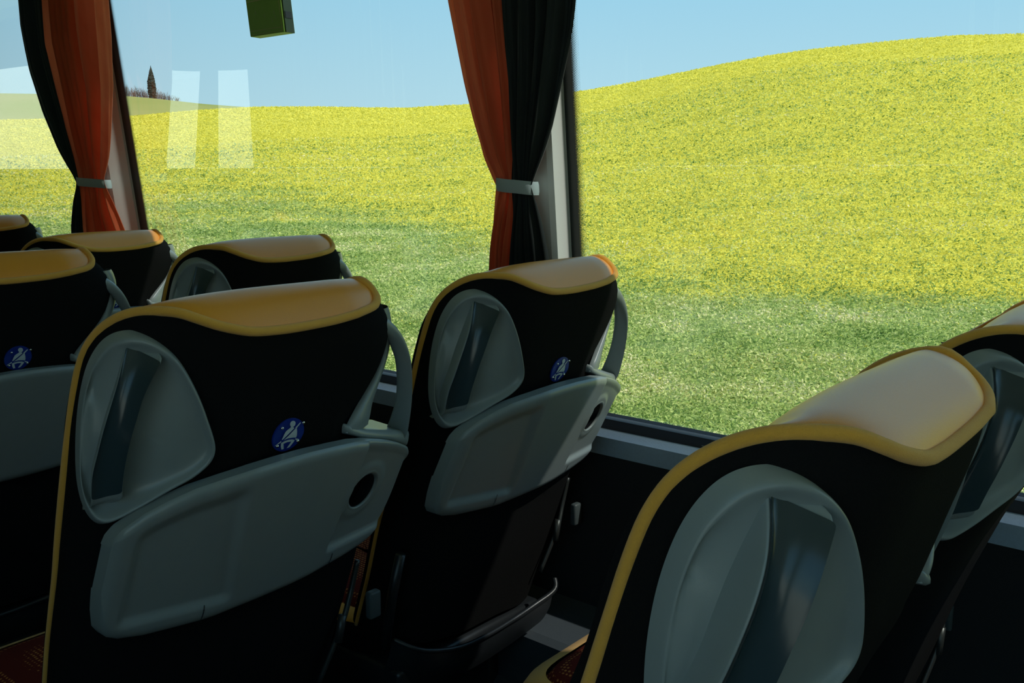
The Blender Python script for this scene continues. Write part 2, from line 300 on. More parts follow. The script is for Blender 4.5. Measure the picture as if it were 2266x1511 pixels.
    for u in us:
        x = xs0+(xs1-xs0)*u; zt, zb = topz(x), botz(x); row = []
        for v in vs:
            z = zt+(zb-zt)*v
            e = min(x-xs0+.0015, xs1-x+.0015, (zt-z)*.9+.0006, (z-zb)*.9+.0006)
            h = .013*math.sqrt(max(0, 1-(1-min(e/.014, 1))**2))
            # recessed left field, ledge along its lower edge
            bl = -.5345+.02*(.62-x)
            h -= .0085*float(sm(.508, .522, x)*sm(.648, .630, x+.12*(z+.45))*sm(bl-.006, bl+.012, z)*sm(.018, .04, zt-z))
            # recessed cup section
            xl = .8085+.10*(z+.52)
            h -= .0085*float(sm(xl-.004, xl+.004, x)*sm(-.5235, -.508, z)*sm(.004, .03, zt-z+.012))
            # ring round the cup hole
            rr = math.hypot(x-cup[0], z-cup[1]); h += .0030*float(sm(.050, .036, rr))
            row.append((x, ty(x, z)-h+.006, z))
        G.append(row)
    G = np.array(G); rr = np.hypot(G[..., 0]-cup[0], (G[..., 2]-cup[1])/1.02)
    inside = rr < RC
    mb = MB(); k = nbv+1; f = []
    for i in range(na):
        for j in range(nbv):
            q = [(i, j), (i, j+1), (i+1, j+1), (i+1, j)]
            if all(inside[a] for a in q): continue
            f.append(tuple(a*k+b for a, b in q))
    for i in range(na+1):
        for j in range(nbv+1):
            if inside[i, j]:
                ang = math.atan2(G[i, j, 2]-cup[1], G[i, j, 0]-cup[0]); G[i, j, 0] = cup[0]+RC*math.cos(ang); G[i, j, 2] = cup[1]+RC*math.sin(ang)
                G[i, j, 1] = ty(G[i, j, 0], G[i, j, 2])-.013+.006+.0085-.002
    mb.add(G.reshape(-1, 3), f)
    edge = list(G[:, 0])+list(G[-1, 1:])+list(G[::-1, -1][1:])+list(G[0, ::-1][1:-1])
    mb.grid(np.array([[p for p in edge], [p+np.array((0, .022, 0)) for p in edge]]), True)
    tray = A(mb, 'folding_tray', PLASTIC)
    mb = MB(); G2 = []
    for dpt, rad in ((-.0012, RC+.0045), (-.0022, RC+.002), (0, RC-.0005), (.004, RC-.0008)):
        G2.append([(cup[0]+rad*math.cos(w), ty(cup[0]+rad*math.cos(w), cup[1]+rad*math.sin(w))-.0005+dpt, cup[1]+rad*math.sin(w)-dpt*.25) for w in np.linspace(0, 2*PI, 40, endpoint=False)])
    mb.grid(np.array(G2), True); A(mb, 'cup_holder', PLASTIC, tray)
    mb = MB(); G2 = []
    for dpt, rad in ((.0035, RC-.0009), (.045, RC-.004), (.05, RC-.008), (.05, .0)):
        G2.append([(cup[0]+rad*math.cos(w), ty(cup[0]+rad*math.cos(w), cup[1]+rad*math.sin(w))-.0005+dpt, cup[1]+rad*math.sin(w)-dpt*.25) for w in np.linspace(0, 2*PI, 40, endpoint=False)])
    mb.grid(np.array(G2), True); A(mb, 'cup_hole_shade', DARK, tray)  # black colour stands in for the shade inside the open cup hole
    for (xa, za, xb, zb) in ((.614, -.531, .6135, -.5618), (.8225, -.5265, .8195, -.5535)):      # the two seams of the hinged flap
        mb = MB()
        for q in range(6):
            t0, t1 = q/6, (q+1)/6; bx_ = .0022*math.sin(t0*PI)
            x0, z0 = xa+(xb-xa)*t0+bx_, za+(zb-za)*t0; x1, z1 = xa+(xb-xa)*t1+.0022*math.sin(t1*PI), za+(zb-za)*t1
            yy0, yy1 = ty(x0, z0)-.0078, ty(x1, z1)-.0078
            if q == 5: yy1 += .006
            mb.add([(x0-.0006, yy0, z0), (x0+.0006, yy0, z0), (x1+.0009, yy1, z1), (x1-.0009, yy1, z1)], [(0, 1, 2, 3)])
        A(mb, 'flap_joint', DARK, tray, smooth=False)
    # side handle on the window side
    o_, i_ = cr(HO, 4), cr(HI, 4); G = []
    for k in range(len(o_)):
        a, b = o_[k], i_[k]; t = k/(len(o_)-1)
        c = np.array((-.0, .014+.004*t, -.004)) ; dirn = (b-a)
        # four-sided loop section: back-outer, back-inner, front-inner, front-outer
        G.append([a, a+dirn*.30+np.array((0, -.0035, 0)), a+dirn*.62+np.array((0, -.003, 0)), b, b+np.array((-.001, .010, -.001)), (a+b)/2+np.array((.004, .026, 0)), a+np.array((.003, .020, 0)), a+np.array((.002, .008, .001))])
    G = np.array(G); mb = MB(); mb.grid(np.concatenate([[G[0]*1+np.array((-.02, .01, .008))], G, [G[-1]+np.array((0, .012, -.02))]]), True)
    han = A(mb, 'side_handle', PLASTIC, sub=1)
    # bracket : neck side panel and the shelf below it
    nk = [(.866, .948, -.172), (.884, .956, -.20), (.886, .962, -.23), (.874, .962, -.26), (.852, .958, -.285), (.830, .953, -.305), (.812, .949, -.322), (.806, .951, -.336)]
    G = []
    for k, p in enumerate(cr(nk, 3)):
        p = np.array(p); z = p[2]; R = xr(z)
        q1 = np.array((max(R+.002, p[0]+.006), p[1]+.028, z)); q2 = np.array((R+.005, yc(z)+.09, z)); q3 = np.array((R+.008, yc(z)+.13, z-.01))
        G.append([p+np.array((.0, .010, 0)), p+np.array((0, -.002, 0)), (p*.5+q1*.5)+np.array((.002, -.006, 0)), q1, q2, q3])
    mb = MB(); mb.grid(G); A(mb, 'neck_panel', PLASTIC, han, sub=1)
    up_ = cr([(.806,.951,-.322),(.835,.957,-.334),(.872,.968,-.345),(.91,.980,-.356),(.946,.992,-.366),(.974,1.004,-.374)], 3)
    lo_ = cr([(.808,.951,-.338),(.838,.955,-.350),(.872,.964,-.360),(.908,.976,-.372),(.944,.991,-.388),(.966,1.003,-.400)], 3)
    G = []
    for a, b in zip(up_, lo_):
        G.append([a+np.array((.0, .085, .002)), a+np.array((0, .02, -.001)), a+np.array((0, .005, 0)), a+np.array((0, -.001, -.003)), b+np.array((0, -.001, .002)), b+np.array((0, .006, -.001)), b+np.array((0, .07, 0))])
    G = np.array(G); mb = MB(); mb.grid(np.concatenate([[G[0]+np.array((-.004, .015, 0))], G, [G[-1]+np.array((-.001, .03, 0))]])); A(mb, 'handle_bracket', PLASTIC, han, sub=1)
    # seat-belt sign
    c = np.array((.705, 0, -.316)); yy = lambda x, z: shell_y(x, z)-.0022
    mb = MB(); ring = [(c[0]+.0235*math.cos(w), 0, c[2]+.0225*math.sin(w)) for w in np.linspace(0, 2*PI, 48, endpoint=False)]
    f0 = [(x, yy(x, z), z) for x, _, z in ring]; f1 = [(x, yy(x, z)+.003, z) for x, _, z in ring]
    mb.add(f0+f1, [tuple(range(48))]+[(i, (i+1) % 48, 48+(i+1) % 48, 48+i) for i in range(48)])
    disc = A(mb, 'seat_belt_sign', BLUE, smooth=False)
    mb = MB()
    for poly in DISC.values():
        pts = [(c[0]+a, yy(c[0]+a, c[2]+b)-.0007, c[2]+b) for a, b in poly]; mb.add(pts, [tuple(range(len(pts)))])
    A(mb, 'pictogram', PICT, disc, smooth=False)
    for a, b in RIV:
        mb = MB(); G = []
        for t in np.linspace(0, PI/2, 5):
            rr_ = .0021*math.cos(t)+.00001; hh = .0017*math.sin(t)
            G.append([(c[0]+a+rr_*math.cos(w), yy(c[0]+a, c[2]+b)-hh, c[2]+b+rr_*math.sin(w)) for w in np.linspace(0, 2*PI, 12, endpoint=False)])
        mb.grid(G, True); A(mb, 'rivet', CHROME, disc)
    # magazine net frame on the lower back
    yb = lambda x, z: shell_y(x, z)
    P = [(.945, yb(.94, -.60)-.004, -.600), (.930, yb(.93, -.65)-.010, -.655), (.905, yb(.9, -.7)-.012, -.700), (.872, yb(.87, -.78)-.012, -.785)]
    mb = MB(); mb.tube(cr(P, 5), .0045, 8); mb.tube([np.array(P[2])+np.array((.004, 0, .02)), P[2], np.array(P[2])-np.array((.006, 0, .022))], .0068, 8)
    fr = A(mb, 'net_frame', DARKM)
    P = [(.885, 1.085, -.795), (.872, 1.075, -.815), (.82, 1.085, -.832), (.76, 1.09, -.842), (.68, 1.09, -.845), (.60, 1.09, -.838), (.53, 1.11, -.822), (.495, 1.15, -.80)]
    mb = MB(); mb.tube(cr(P, 5), [.006]*15+[.005]*(len(cr(P, 5))-15), 8)
    lowb = cr([(x, y+.03, z-.075) for x, y, z in P[1:]], 5); upb = cr(P[1:], 5)
    mb.grid([upb+np.array((0, .004, 0)), (upb+lowb)/2-np.array((0, .008, 0)), lowb])
    A(mb, 'lower_cover', DARK, sub=1)
    mb = MB(); mb.tube([(.470, 1.10, -.62), (.468, 1.12, -.70), (.468, 1.14, -.80)], .009, 8); 
    A(mb, 'recline_lever', DARK)
    # cushion, its border and the pedestal
    def cushion(x0, x1, y0, y1, zt, zb, infl):
        G = []
        for k, (ins, z) in enumerate(((0.02, zb), (0, zb+.03), (0, zt-.03), (.012, zt-.008), (.035, zt), (.10, zt+infl), (.2, zt+infl*1.2))):
            ring = []
            for w in np.linspace(0, 2*PI, 40, endpoint=False):
                cxx, cyy = math.cos(w), math.sin(w); e = .28
                sx = abs(cxx)**e*math.copysign(1, cxx); sy = abs(cyy)**e*math.copysign(1, cyy)
                ring.append(((x0+x1)/2+sx*((x1-x0)/2-ins), (y0+y1)/2+sy*((y1-y0)/2-ins), z))
            G.append(ring)
        return G
    G = cushion(.490, .915, 1.20, 1.66, -.795, -.88, .006)
    mb = MB(); mb.grid(G[2:5], True); A(mb, 'cushion_border', YELF)
    mb = MB(); mb.grid(G[:3], True); A(mb, 'cushion_skirt', BLACKF)
    mb = MB(); G = cushion(.528, .885, 1.24, 1.63, -.785, -.84, .005); mb.grid(G, True); b0 = len(mb.v)-40; mb.f.append(tuple(range(b0, b0+40))); A(mb, 'seat_cushion', REDF)
    mb = MB(); mb.box((.50, 1.14, -.93), (.91, 1.60, -.865)); A(mb, 'seat_base', DARK, bevel=.01)
    for x in (.56, .86):
        mb = MB(); mb.box((x-.02, 1.22, -CZ), (x+.02, 1.46, -.93)); mb.box((x-.035, 1.16, -CZ), (x+.035, 1.54, -CZ+.03)); A(mb, 'leg', DARKM, bevel=.006)
    mb = MB(); mb.box((.968, 1.095, -.712), (.992, 1.11, -.665)); A(mb, 'hinge_cover', mat('dim_grey_plastic', (.07, .09, .095), .5), bevel=.004)
    return root
SEAT = make_seat()
def copy_tree(o, parent=None, skip=()):
    c = o.copy(); C.objects.link(c); c.parent = parent
    for ch in list(o.children):
        if ch.name.split('.')[0] not in skip: copy_tree(ch, c)
    return c
base = Vector((ORG[0], ORG[1], 0))
spots = [
 ((0, 0, 0), 'bus seat at lower left, its whole grey tray with cup hole in view'),
 ((.571, 0, 0), 'bus seat directly below the two-tone curtain of the middle post, its tray edge in sunlight'),
 ((.039, -.734, -.014), 'nearest bus seat, large oval grip panel and thick yellow headrest in the lower right foreground'),
 ((.612, -.734, -.012), 'bus seat cropped by the right edge of the photo, behind the nearest headrest'),
 ((0, .777, 0), 'bus seat cropped by the left edge, blue seat belt sign above tray'),
 ((.571, .778, .005), 'window-side bus seat two rows ahead, grip panel top showing above the lower left headrest'),
 ((.571, 1.521, -.012), 'window-side bus seat under the orange curtain on the left post'),
 ((.571, 2.366, .005), 'farthest bus seat, only its headrest corner showing at the left edge of the photo')]
for k, (o, lab) in enumerate(spots):
    s = SEAT if k == 0 else copy_tree(SEAT, skip=('folding_tray', 'seat_belt_sign') if k in (2, 3) else ())
    s.location = base+Vector(o); tag(s, lab, 'bus seat', 'coach seats with yellow headrests')

# ------------------------------------------------------------------ coach body
DW = mat('dark_wall_felt', (.012, .013, .015), .9, (.018, .019, .021), 300, .2)
def struct(o): o['kind'] = 'structure'; return o
Y0, Y1 = -2.6, 12.0
def prof(pts, y0, y1): return [[(x, y0, z+CZ) for x, z in pts], [(x, y1, z+CZ) for x, z in pts]]
mb = MB(); mb.grid(prof([(1.70, -.50), (1.70, -1.27), (1.62, -1.27), (1.585, -1.10), (1.585, -.56), (1.60, -.545)], Y0, Y1)); struct(mb.build('wall_right', DW, smooth=False))
RIB = mat('ribbed_aluminium', (.50, .64, .78), .35, metal=.3)
pts = [(1.655, -.522)]
x = 1.650
while x > 1.592: pts += [(x, -.522), (x-.002, -.5262), (x-.0042, -.5262), (x-.006, -.522)]; x -= .0062
pts += [(1.588, -.526), (1.586, -.56)]
mb = MB(); mb.grid(prof(pts, Y0, Y1)); struct(mb.build('trim_1', RIB, smooth=False))
mb = MB(); mb.grid(prof([(1.668, -.498), (1.650, -.500), (1.650, -.5225)], Y0, Y1)); struct(mb.build('trim_2', mat('rubber_gasket', (.008, .009, .009), .6), smooth=False))
mb = MB(); mb.grid(prof([(1.585, -.90), (1.44, -.92), (1.425, -.93), (1.425, -.985), (1.44, -.995), (1.44, -1.05), (1.425, -1.06), (1.425, -1.25)], Y0, Y1)); struct(mb.build('baseboard_right', mat('heater_cover', (.07, .085, .10), .45), smooth=False))
mb = MB(); mb.box((-1.2, Y0, -.04), (1.7, Y1, 0)); struct(mb.build('floor', mat('floor_vinyl', (.02, .022, .024), .6, scale=400), smooth=False))
CEIL = mat('ceiling_panel', (.88, .85, .80), .6, (.84, .81, .76))
ENDW = mat('end_wall_panel', (.75, .71, .65), .7)
mb = MB(); mb.box((-1.05, Y0, 2.20), (1.62, Y1, 2.24)); struct(mb.build('ceiling', CEIL, smooth=False))
# luggage racks (part of the room shell) close the space above the windows
TOPZ = .80
for nm, s in (('trim_3', 1), ('trim_4', -1)):
    mb = MB(); cxx = .36
    xo = wallx(TOPZ)-cxx
    P = [(xo, TOPZ), (xo-.20, TOPZ+.0), (xo-.36, TOPZ+.06), (xo-.38, TOPZ+.14), (xo-.10, 2.20-CZ), (xo+.05, 2.20-CZ)]
    mb.grid(prof([(cxx+s*a, b) for a, b in P], Y0, Y1)); struct(mb.build(nm, CEIL, smooth=False))
for nm, yy in (('wall_front', Y1), ('wall_back', Y0)):
    mb = MB(); mb.box((-1.2, yy-.02, -.04), (1.7, yy+.02, 2.24)); struct(mb.build(nm, ENDW, smooth=False))
# opposite side: wall below, open window band with posts
lx = lambda z: .72-wallx(z)
mb = MB(); mb.grid(prof([(-.95, -.52), (-.95, -1.25)], Y0, Y1)); struct(mb.build('wall_left', DW, smooth=False))
PIL = mat('post_cover', (.76, .77, .73), .8, (.72, .73, .70), 500, .15, 800)
def post(name, yfar, ynear, yslant, sgn=1):
    # section in (distance from glass, y); runs up the leaning wall
    sec = [(.004, yfar+.03), (.050, yfar), (.058, yfar-.02), (.058, ynear+.012), (.053, ynear), (.010, yslant), (.002, yslant)]
    G = []
    for z in (-.515, .3, TOPZ+.02):
        G.append([((wallx(z, d) if sgn > 0 else .72-wallx(z, d)), y, z+CZ) for d, y in sec])
    mb = MB(); mb.grid(G); return struct(mb.build(name, PIL, smooth=False, bevel=0))
pn = at(1229, 450, .053); ps = at(1258, 450, .006)
post('trim_5', pn[1]+.12, pn[1], ps[1])
pn1 = at(246, 400, .053); ps1 = at(291, 400, .006)
post('trim_6', pn1[1]+.14, pn1[1], ps1[1])
# glass panes and black borders
def pane(name, ya, yb, sgn=1):
    mb = MB(); G = [[((wallx(z) if sgn > 0 else .72-wallx(z)), y, z+CZ) for y in (ya, yb)] for z in (-.52, TOPZ+.02)]
    mb.grid(G); o = struct(mb.build(name, GLASS, smooth=False)); return o
fy = [float(at(1280, 450, .003)[1]), float(at(309, 400, .003)[1])]
w1 = pane('window_1', Y0, fy[0]+.06); w2 = pane('window_2', fy[0]+.07, fy[1]+.08); w3 = pane('window_3', fy[1]+.09, Y1)
def border(parent, ya, yb, cells=6, cs=.0032):      # solid from ya down to yb, then dots
    me = bpy.data.meshes.new('black_border'); ye = yb-cells*cs; vs = []; uvs = []
    for z in (-.52, TOPZ): 
        for y in (ya, yb, ye): vs.append((wallx(z, .0015), y, z+CZ)); uvs.append(((yb-y)/cs, z/cs))
    me.from_pydata(vs, [], [(0, 1, 4, 3), (1, 2, 5, 4)]); uvl = me.uv_layers.new(name='UVMap')
    for lp in me.loops: uvl.data[lp.index].uv = uvs[lp.vertex_index]
    me.materials.append(FRIT); o = bpy.data.objects.new('black_border', me); C.objects.link(o); o.parent = parent
border(w1, fy[0]+.10, fy[0]); border(w2, fy[1]+.10, fy[1])
for i, ya in enumerate((-2.0, -.55, .95, 2.6, 4.2, 8.0)):
    G = []
    for z in (-.54, .3, TOPZ+.02): G.append([(.72-wallx(z, d), y, z+CZ) for d, y in ((.002, ya+.12), (.05, ya+.11), (.05, ya-.11), (.002, ya-.12))])
    mb = MB(); mb.grid(G); struct(mb.build('trim_%d' % (7+i), PIL, smooth=False))
for i, (ya, yb) in enumerate(((Y0, .95), (.95, 4.2), (4.2, Y1))): pane('window_%d' % (4+i), ya, yb, -1)

# unseen pleated sheets and top strip, added to shape the bright reflections in the glass
REFL_MASK = mat('reflection_mask_cloth', (.05, .05, .05), .9)
for i, (ya, yb, ka, kb) in enumerate(((.62, 5.84, 0, .45), (6.30, 6.60, .6, .73), (7.15, 8.45, .73, .3))):
    G = []; n_ = int((yb-ya)/.015)
    for z in np.linspace(-.5, .8, 12): G.append([(.72-wallx(z, .06+.012*math.sin(k*1.05)), (ya-ka*(z+.5))*(1-k/n_)+(yb-kb*(z+.5))*k/n_, z+CZ) for k in range(n_+1)])
    mb = MB(); mb.grid(G); struct(mb.build('trim_%d' % (20+i), REFL_MASK))
ys = np.linspace(5.2, Y1, 30); mb = MB(); mb.grid([[(.72-wallx(z, .075), y, (.82 if j else float(np.interp(y, [5.5, 6.3, 7, 8.5, 12], [.18, .22, .33, .42, .46])))+CZ) for y in ys] for j, z in enumerate((.3, .82))]); struct(mb.build('trim_24', REFL_MASK))  # added top strip, lower edge bent to cut the reflections off
# ------------------------------------------------------------------ curtains
def curtain(label, tie, left, right, div, flip, folds, seedv, tiepx):
    root = bpy.data.objects.new('curtain', None); C.objects.link(root)
    off = .10
    def edge(pl):
        P = [at(a, b, off) for a, b in pl]; z = [p[2] for p in P][::-1]; y = [p[1] for p in P][::-1]
        # extend above and below the picture
        return lambda q: float(np.interp(q, z, y)) if z[0] <= q <= z[-1] else (y[-1]+(q-z[-1])*(y[-1]-y[-2])/(z[-1]-z[-2])*.5 if q > z[-1] else y[0]+(q-z[0])*(y[0]-y[1])/(z[0]-z[1])*.6)
    eL, eR, eD = edge(left), edge(right), edge(div); zt = at(*tiepx, off)[2]
    zs = np.unique(np.concatenate([np.linspace(-.47, zt-.05, 26), np.linspace(zt-.05, zt+.06, 16), np.linspace(zt+.06, TOPZ, 40)]))
    rng = np.random.default_rng(seedv); ph = rng.uniform(0, 6, 6); c0 = None
    ym = (eL(zt)+eR(zt))/2; org = np.array((wallx(zt, off), ym, zt+CZ)); root.location = org
    def sheet(ea, eb, nf, phase, sharp):
        G = []
        for z in zs:
            a, b = ea(z), eb(z); row = []; pinch = math.exp(-((z-zt)/.055)**2); amp = (.017+.010*min(1, max(0, z-zt)*2))*(1-.62*pinch)
            for k in range(97):
                s = k/96; w = s+.022*math.sin(2*PI*s*2+ph[0]+2.2*z)+.012*math.sin(2*PI*s*5+ph[1]+phase+3*z)
                env = math.sin(PI*min(1, max(0, s)))**.35
                f1 = math.sin(2*PI*nf*w+phase+.6*math.sin(3*z+ph[2])); f1 = math.copysign(abs(f1)**sharp, f1)
                f2 = .35*math.sin(2*PI*nf*2.3*w+ph[3]+phase)+.18*math.sin(2*PI*nf*5.1*w+ph[4]+5*z)
                dx = amp*(f1+f2)*env + pinch*.012*(2*s-1)**2
                y = a+(b-a)*s+.35*amp*math.cos(2*PI*nf*w+phase)*env*.5
                row.append((wallx(max(z, -.5), off)-dx+.0, y, z+CZ))
            G.append(row)
        return G
    A_, B_ = (ORANGE, CHAR) if not flip else (CHAR, ORANGE)
    nA, nB = ('orange_half', 'charcoal_half') if not flip else ('charcoal_half', 'orange_half')
    mb = MB(); mb.grid(sheet(eL, eD, folds[0], ph[5], .8)); o = mb.build(nA, A_, root, org=org)
    mb = MB(); mb.grid(sheet(eD, eR, folds[1], ph[5]+2.1, .8)); o2 = mb.build(nB, B_, root, org=org)
    # tie band
    hw = abs(eR(zt)-eL(zt))/2+.004; G = []
    for k in range(5):
        z = zt-.0135+.027*k/4; g = .0 if 0 < k < 4 else .0012; ring = []
        for w in np.linspace(0, 2*PI, 40, endpoint=False):
            ring.append((wallx(z, off)+(.024-g)*math.copysign(abs(math.sin(w))**.7, math.sin(w)), ym+(hw-g)*math.copysign(abs(math.cos(w))**.8, math.cos(w)), z+CZ+.004*math.cos(w)))
        G.append(ring)
    mb = MB(); mb.grid(G, True); mb.build('tie_band', mat('grey_blue_strap', (.46, .55, .57), .7, scale=600), root, org=org)
    return tag(root, label, 'curtain', 'gathered coach window curtains')
curtain('tied curtain at centre, left half orange and right half charcoal', None,
 [(992,0),(1010,90),(1030,190),(1050,270),(1075,350),(1107,412),(1102,440),(1095,480),(1088,540),(1086,600)],
 [(1275,0),(1268,60),(1255,130),(1240,200),(1222,280),(1205,340),(1184,412),(1190,440),(1200,490),(1210,540),(1218,590)],
 [(1110,0),(1118,100),(1127,200),(1134,300),(1140,400),(1141,412),(1140,450),(1137,490),(1131,540),(1127,590)], False, (3.2, 4.6), 5, (1145, 412))
curtain('tied curtain at left post, narrow charcoal half left of a wide orange half', None,
 [(45,0),(50,60),(70,160),(100,250),(135,330),(177,404),(171,440),(166,500)],
 [(240,0),(246,80),(250,190),(245,300),(238,400),(247,430),(258,465),(276,510)],
 [(98,0),(105,100),(130,200),(150,280),(170,350),(183,404),(185,440),(187,505)], True, (1.6, 4.6), 9, (207, 404))

# ------------------------------------------------------------------ green box on the glass
GREEN = mat('green_plastic', (.27, .50, .09), .4, (.22, .42, .07), 40, coat=.2)
gb = bpy.data.objects.new('emergency_box', None); C.objects.link(gb)
p00, p10 = at(557, 84, .03), at(632, 73, .03); pt = at(541, -40, .03)
yA, yB = p00[1], p10[1]; zA = (p00[2]+p10[2])/2+.002; zB = zA+.20
gb.location = (wallx(zA, .02), (yA+yB)/2, zA+CZ); go = np.array(gb.location)
def slab(mb, ya, yb, za, zb, d0, d1):
    vs = [(wallx(z, d), y, z+CZ) for d in (d0, d1) for z in (za, zb) for y in (ya, yb)]
    mb.add(vs, [(0,1,3,2),(4,6,7,5),(0,4,5,1),(2,3,7,6),(0,2,6,4),(1,5,7,3)])
mb = MB(); slab(mb, yA, yB, zA, zB, .002, .034); mb.build('case', GREEN, gb, org=go, smooth=False, bevel=.002)
mb = MB(); mar = .004; T_ = .0012
for (ya, yb, za, zb) in ((yA-mar, yB+mar, zA+.012, zA+.0135), (yA-mar, yB+mar, zA+.083, zA+.0855), (yB+mar+.0035, yB+mar+.0015, zA+.004, zB), (yA-mar, yB+mar, zA+.0035, zA+.0045)):
    slab(mb, ya, yb, za, zb, .034, .0346)
mb.build('raised_line', mat('worn_green_edge', (.50, .52, .22), .5), gb, org=go, smooth=False)
mb = MB()
for (fy_, fz) in ((.25, .052), (.5, .040), (.78, .045), (.80, .034), (.70, .028)):
    y = yA+(yB-yA)*fy_; slab(mb, y+.0015, y-.002, zA+fz, zA+fz+.009, .034, .0344)
mb.build('worn_mark', mat('worn_mark_green', (.36, .50, .20), .6), gb, org=go, smooth=False)
mb = MB(); slab(mb, yB, yB-.004, zA+.0, zB, .004, .030); mb.build('side_rim', mat('dark_green_plastic', (.03, .055, .03), .4), gb, org=go, smooth=False)
mb = MB(); slab(mb, yB-.0035, yB-.0055, zA+.034, zA+.050, .008, .028); mb.build('side_slot', DARK, gb, org=go, smooth=False)
tag(gb, 'small green plastic box mounted high on the window glass', 'box')

# ------------------------------------------------------------------ landscape
GZ = -2.5
def azel(px, py): d = ray(px, py); return math.degrees(math.atan2(d[0], d[1])), math.degrees(math.atan2(d[2], math.hypot(d[0], d[1])))
crest_px = [(-200,265),(-50,268),(150,265),(280,260),(437,246),(556,239),(700,238),(800,240),(900,241),(1040,232),(1150,222),(1270,206),(1400,184),(1500,164),(1600,144),(1700,125),(1800,111),(1900,100),(2000,90),(2100,82),(2266,77),(2500,78),(2800,90)]
ca, ce = zip(*[azel(*p) for p in crest_px])
def crest_el(az): return np.interp(az, ca, ce, left=ce[0], right=4.5)
def crest_R(az): return np.interp(az, [-180, 15, 30, 45, 55, 70, 85, 180], [140, 150, 150, 135, 110, 100, 100, 140])
def pw(az, rho, n):      # smooth pseudo noise on the ground
    x = rho*np.sin(np.radians(az)); y = rho*np.cos(np.radians(az))
    return np.sin(x*.11+1.3+n)*np.cos(y*.093+.4*n)+.6*np.sin(x*.23-y*.19+2*n)+.35*np.sin(x*.51+y*.43+n)
def g(t):
    t = np.clip(t, 0, None); a = np.where(t < 1, (1-np.cos(PI*np.minimum(t, 1)))/2*.45+.55*np.sin(PI/2*np.minimum(t, 1)**1.15), 1-.25*(t-1)**1.2)
    return a
def vn(az, rho, wl, seed, stretch=1.):
    x = rho*np.sin(np.radians(az-55))/(wl*stretch)+500.; y = rho*np.cos(np.radians(az-55))/wl+500.
    T = np.random.default_rng(seed).uniform(-1, 1, (257, 257)); xi, yi = np.floor(x).astype(int), np.floor(y).astype(int); fx, fy = x-xi, y-yi
    fx, fy = fx*fx*(3-2*fx), fy*fy*(3-2*fy); g_ = lambda i, j: T[i % 257, j % 257]
    return (g_(xi, yi)*(1-fx)+g_(xi+1, yi)*fx)*(1-fy)+(g_(xi, yi+1)*(1-fx)+g_(xi+1, yi+1)*fx)*fy
AZS = np.arange(-180, 181, .5); SC = None
def height(az, rho, Hs):
    R = crest_R(az); t = (rho-9)/(R-9); base_ = GZ+(Hs-GZ)*g(t)
    return base_+.16*pw(az, rho, 0)*np.clip((rho-9)/40, 0, 1)*np.clip(R/rho-.2, 0, 1)
Hs = np.tan(np.radians(crest_el(AZS)))*crest_R(AZS)
rr = np.linspace(10, 260, 400)
for _ in range(4):
    Z = height(AZS[:, None], rr[None, :], Hs[:, None]); el = np.degrees(np.arctan2(Z, rr[None, :])).max(1)
    Hs = Hs+np.tan(np.radians(crest_el(AZS)-el))*crest_R(AZS)
def H(az, rho): return height(az, rho, np.interp(az, AZS, Hs))
azg = np.unique(np.concatenate([np.arange(-180, 181, 5.), np.arange(10, 100, .4)])); rhog = np.concatenate([[2.0], np.geomspace(4, 330, 190)])
A2, R2 = np.meshgrid(azg, rhog, indexing='ij'); Z2 = H(A2, R2)
X2, Y2 = R2*np.sin(np.radians(A2)), R2*np.cos(np.radians(A2))
def yellow(az, rho):
    e = np.degrees(np.arctan2(H(az, rho), rho)); w = pw(az, rho, 3.1)
    lo = np.interp(az, [20, 38, 48, 58, 80], [-4.2, -4.2, -5.2, -7.6, -8.6]); hi = np.interp(az, [20, 38, 48, 58, 80], [1.2, .8, -1.0, -3.2, -4.4])
    d = .97*sm(lo, hi, e+.35*w)
    dark = .42*sm(.5, 1.6, pw(az, rho*1.1, 7.7))*(az < 50)+.12*sm(.2, 1.4, pw(az*1.0, rho*1.7, 5.2))
    st = vn(az, rho, 1.6, 5, 4.)+.6*vn(az, rho, .7, 6, 2.5)
    d = d+.30*st*sm(.03, .3, d)*sm(1, .75, d)-.22*sm(.55, 1.1, st)*sm(.5, 1, d)
    return np.clip(d-dark*sm(-6, 0, e), 0, 1)
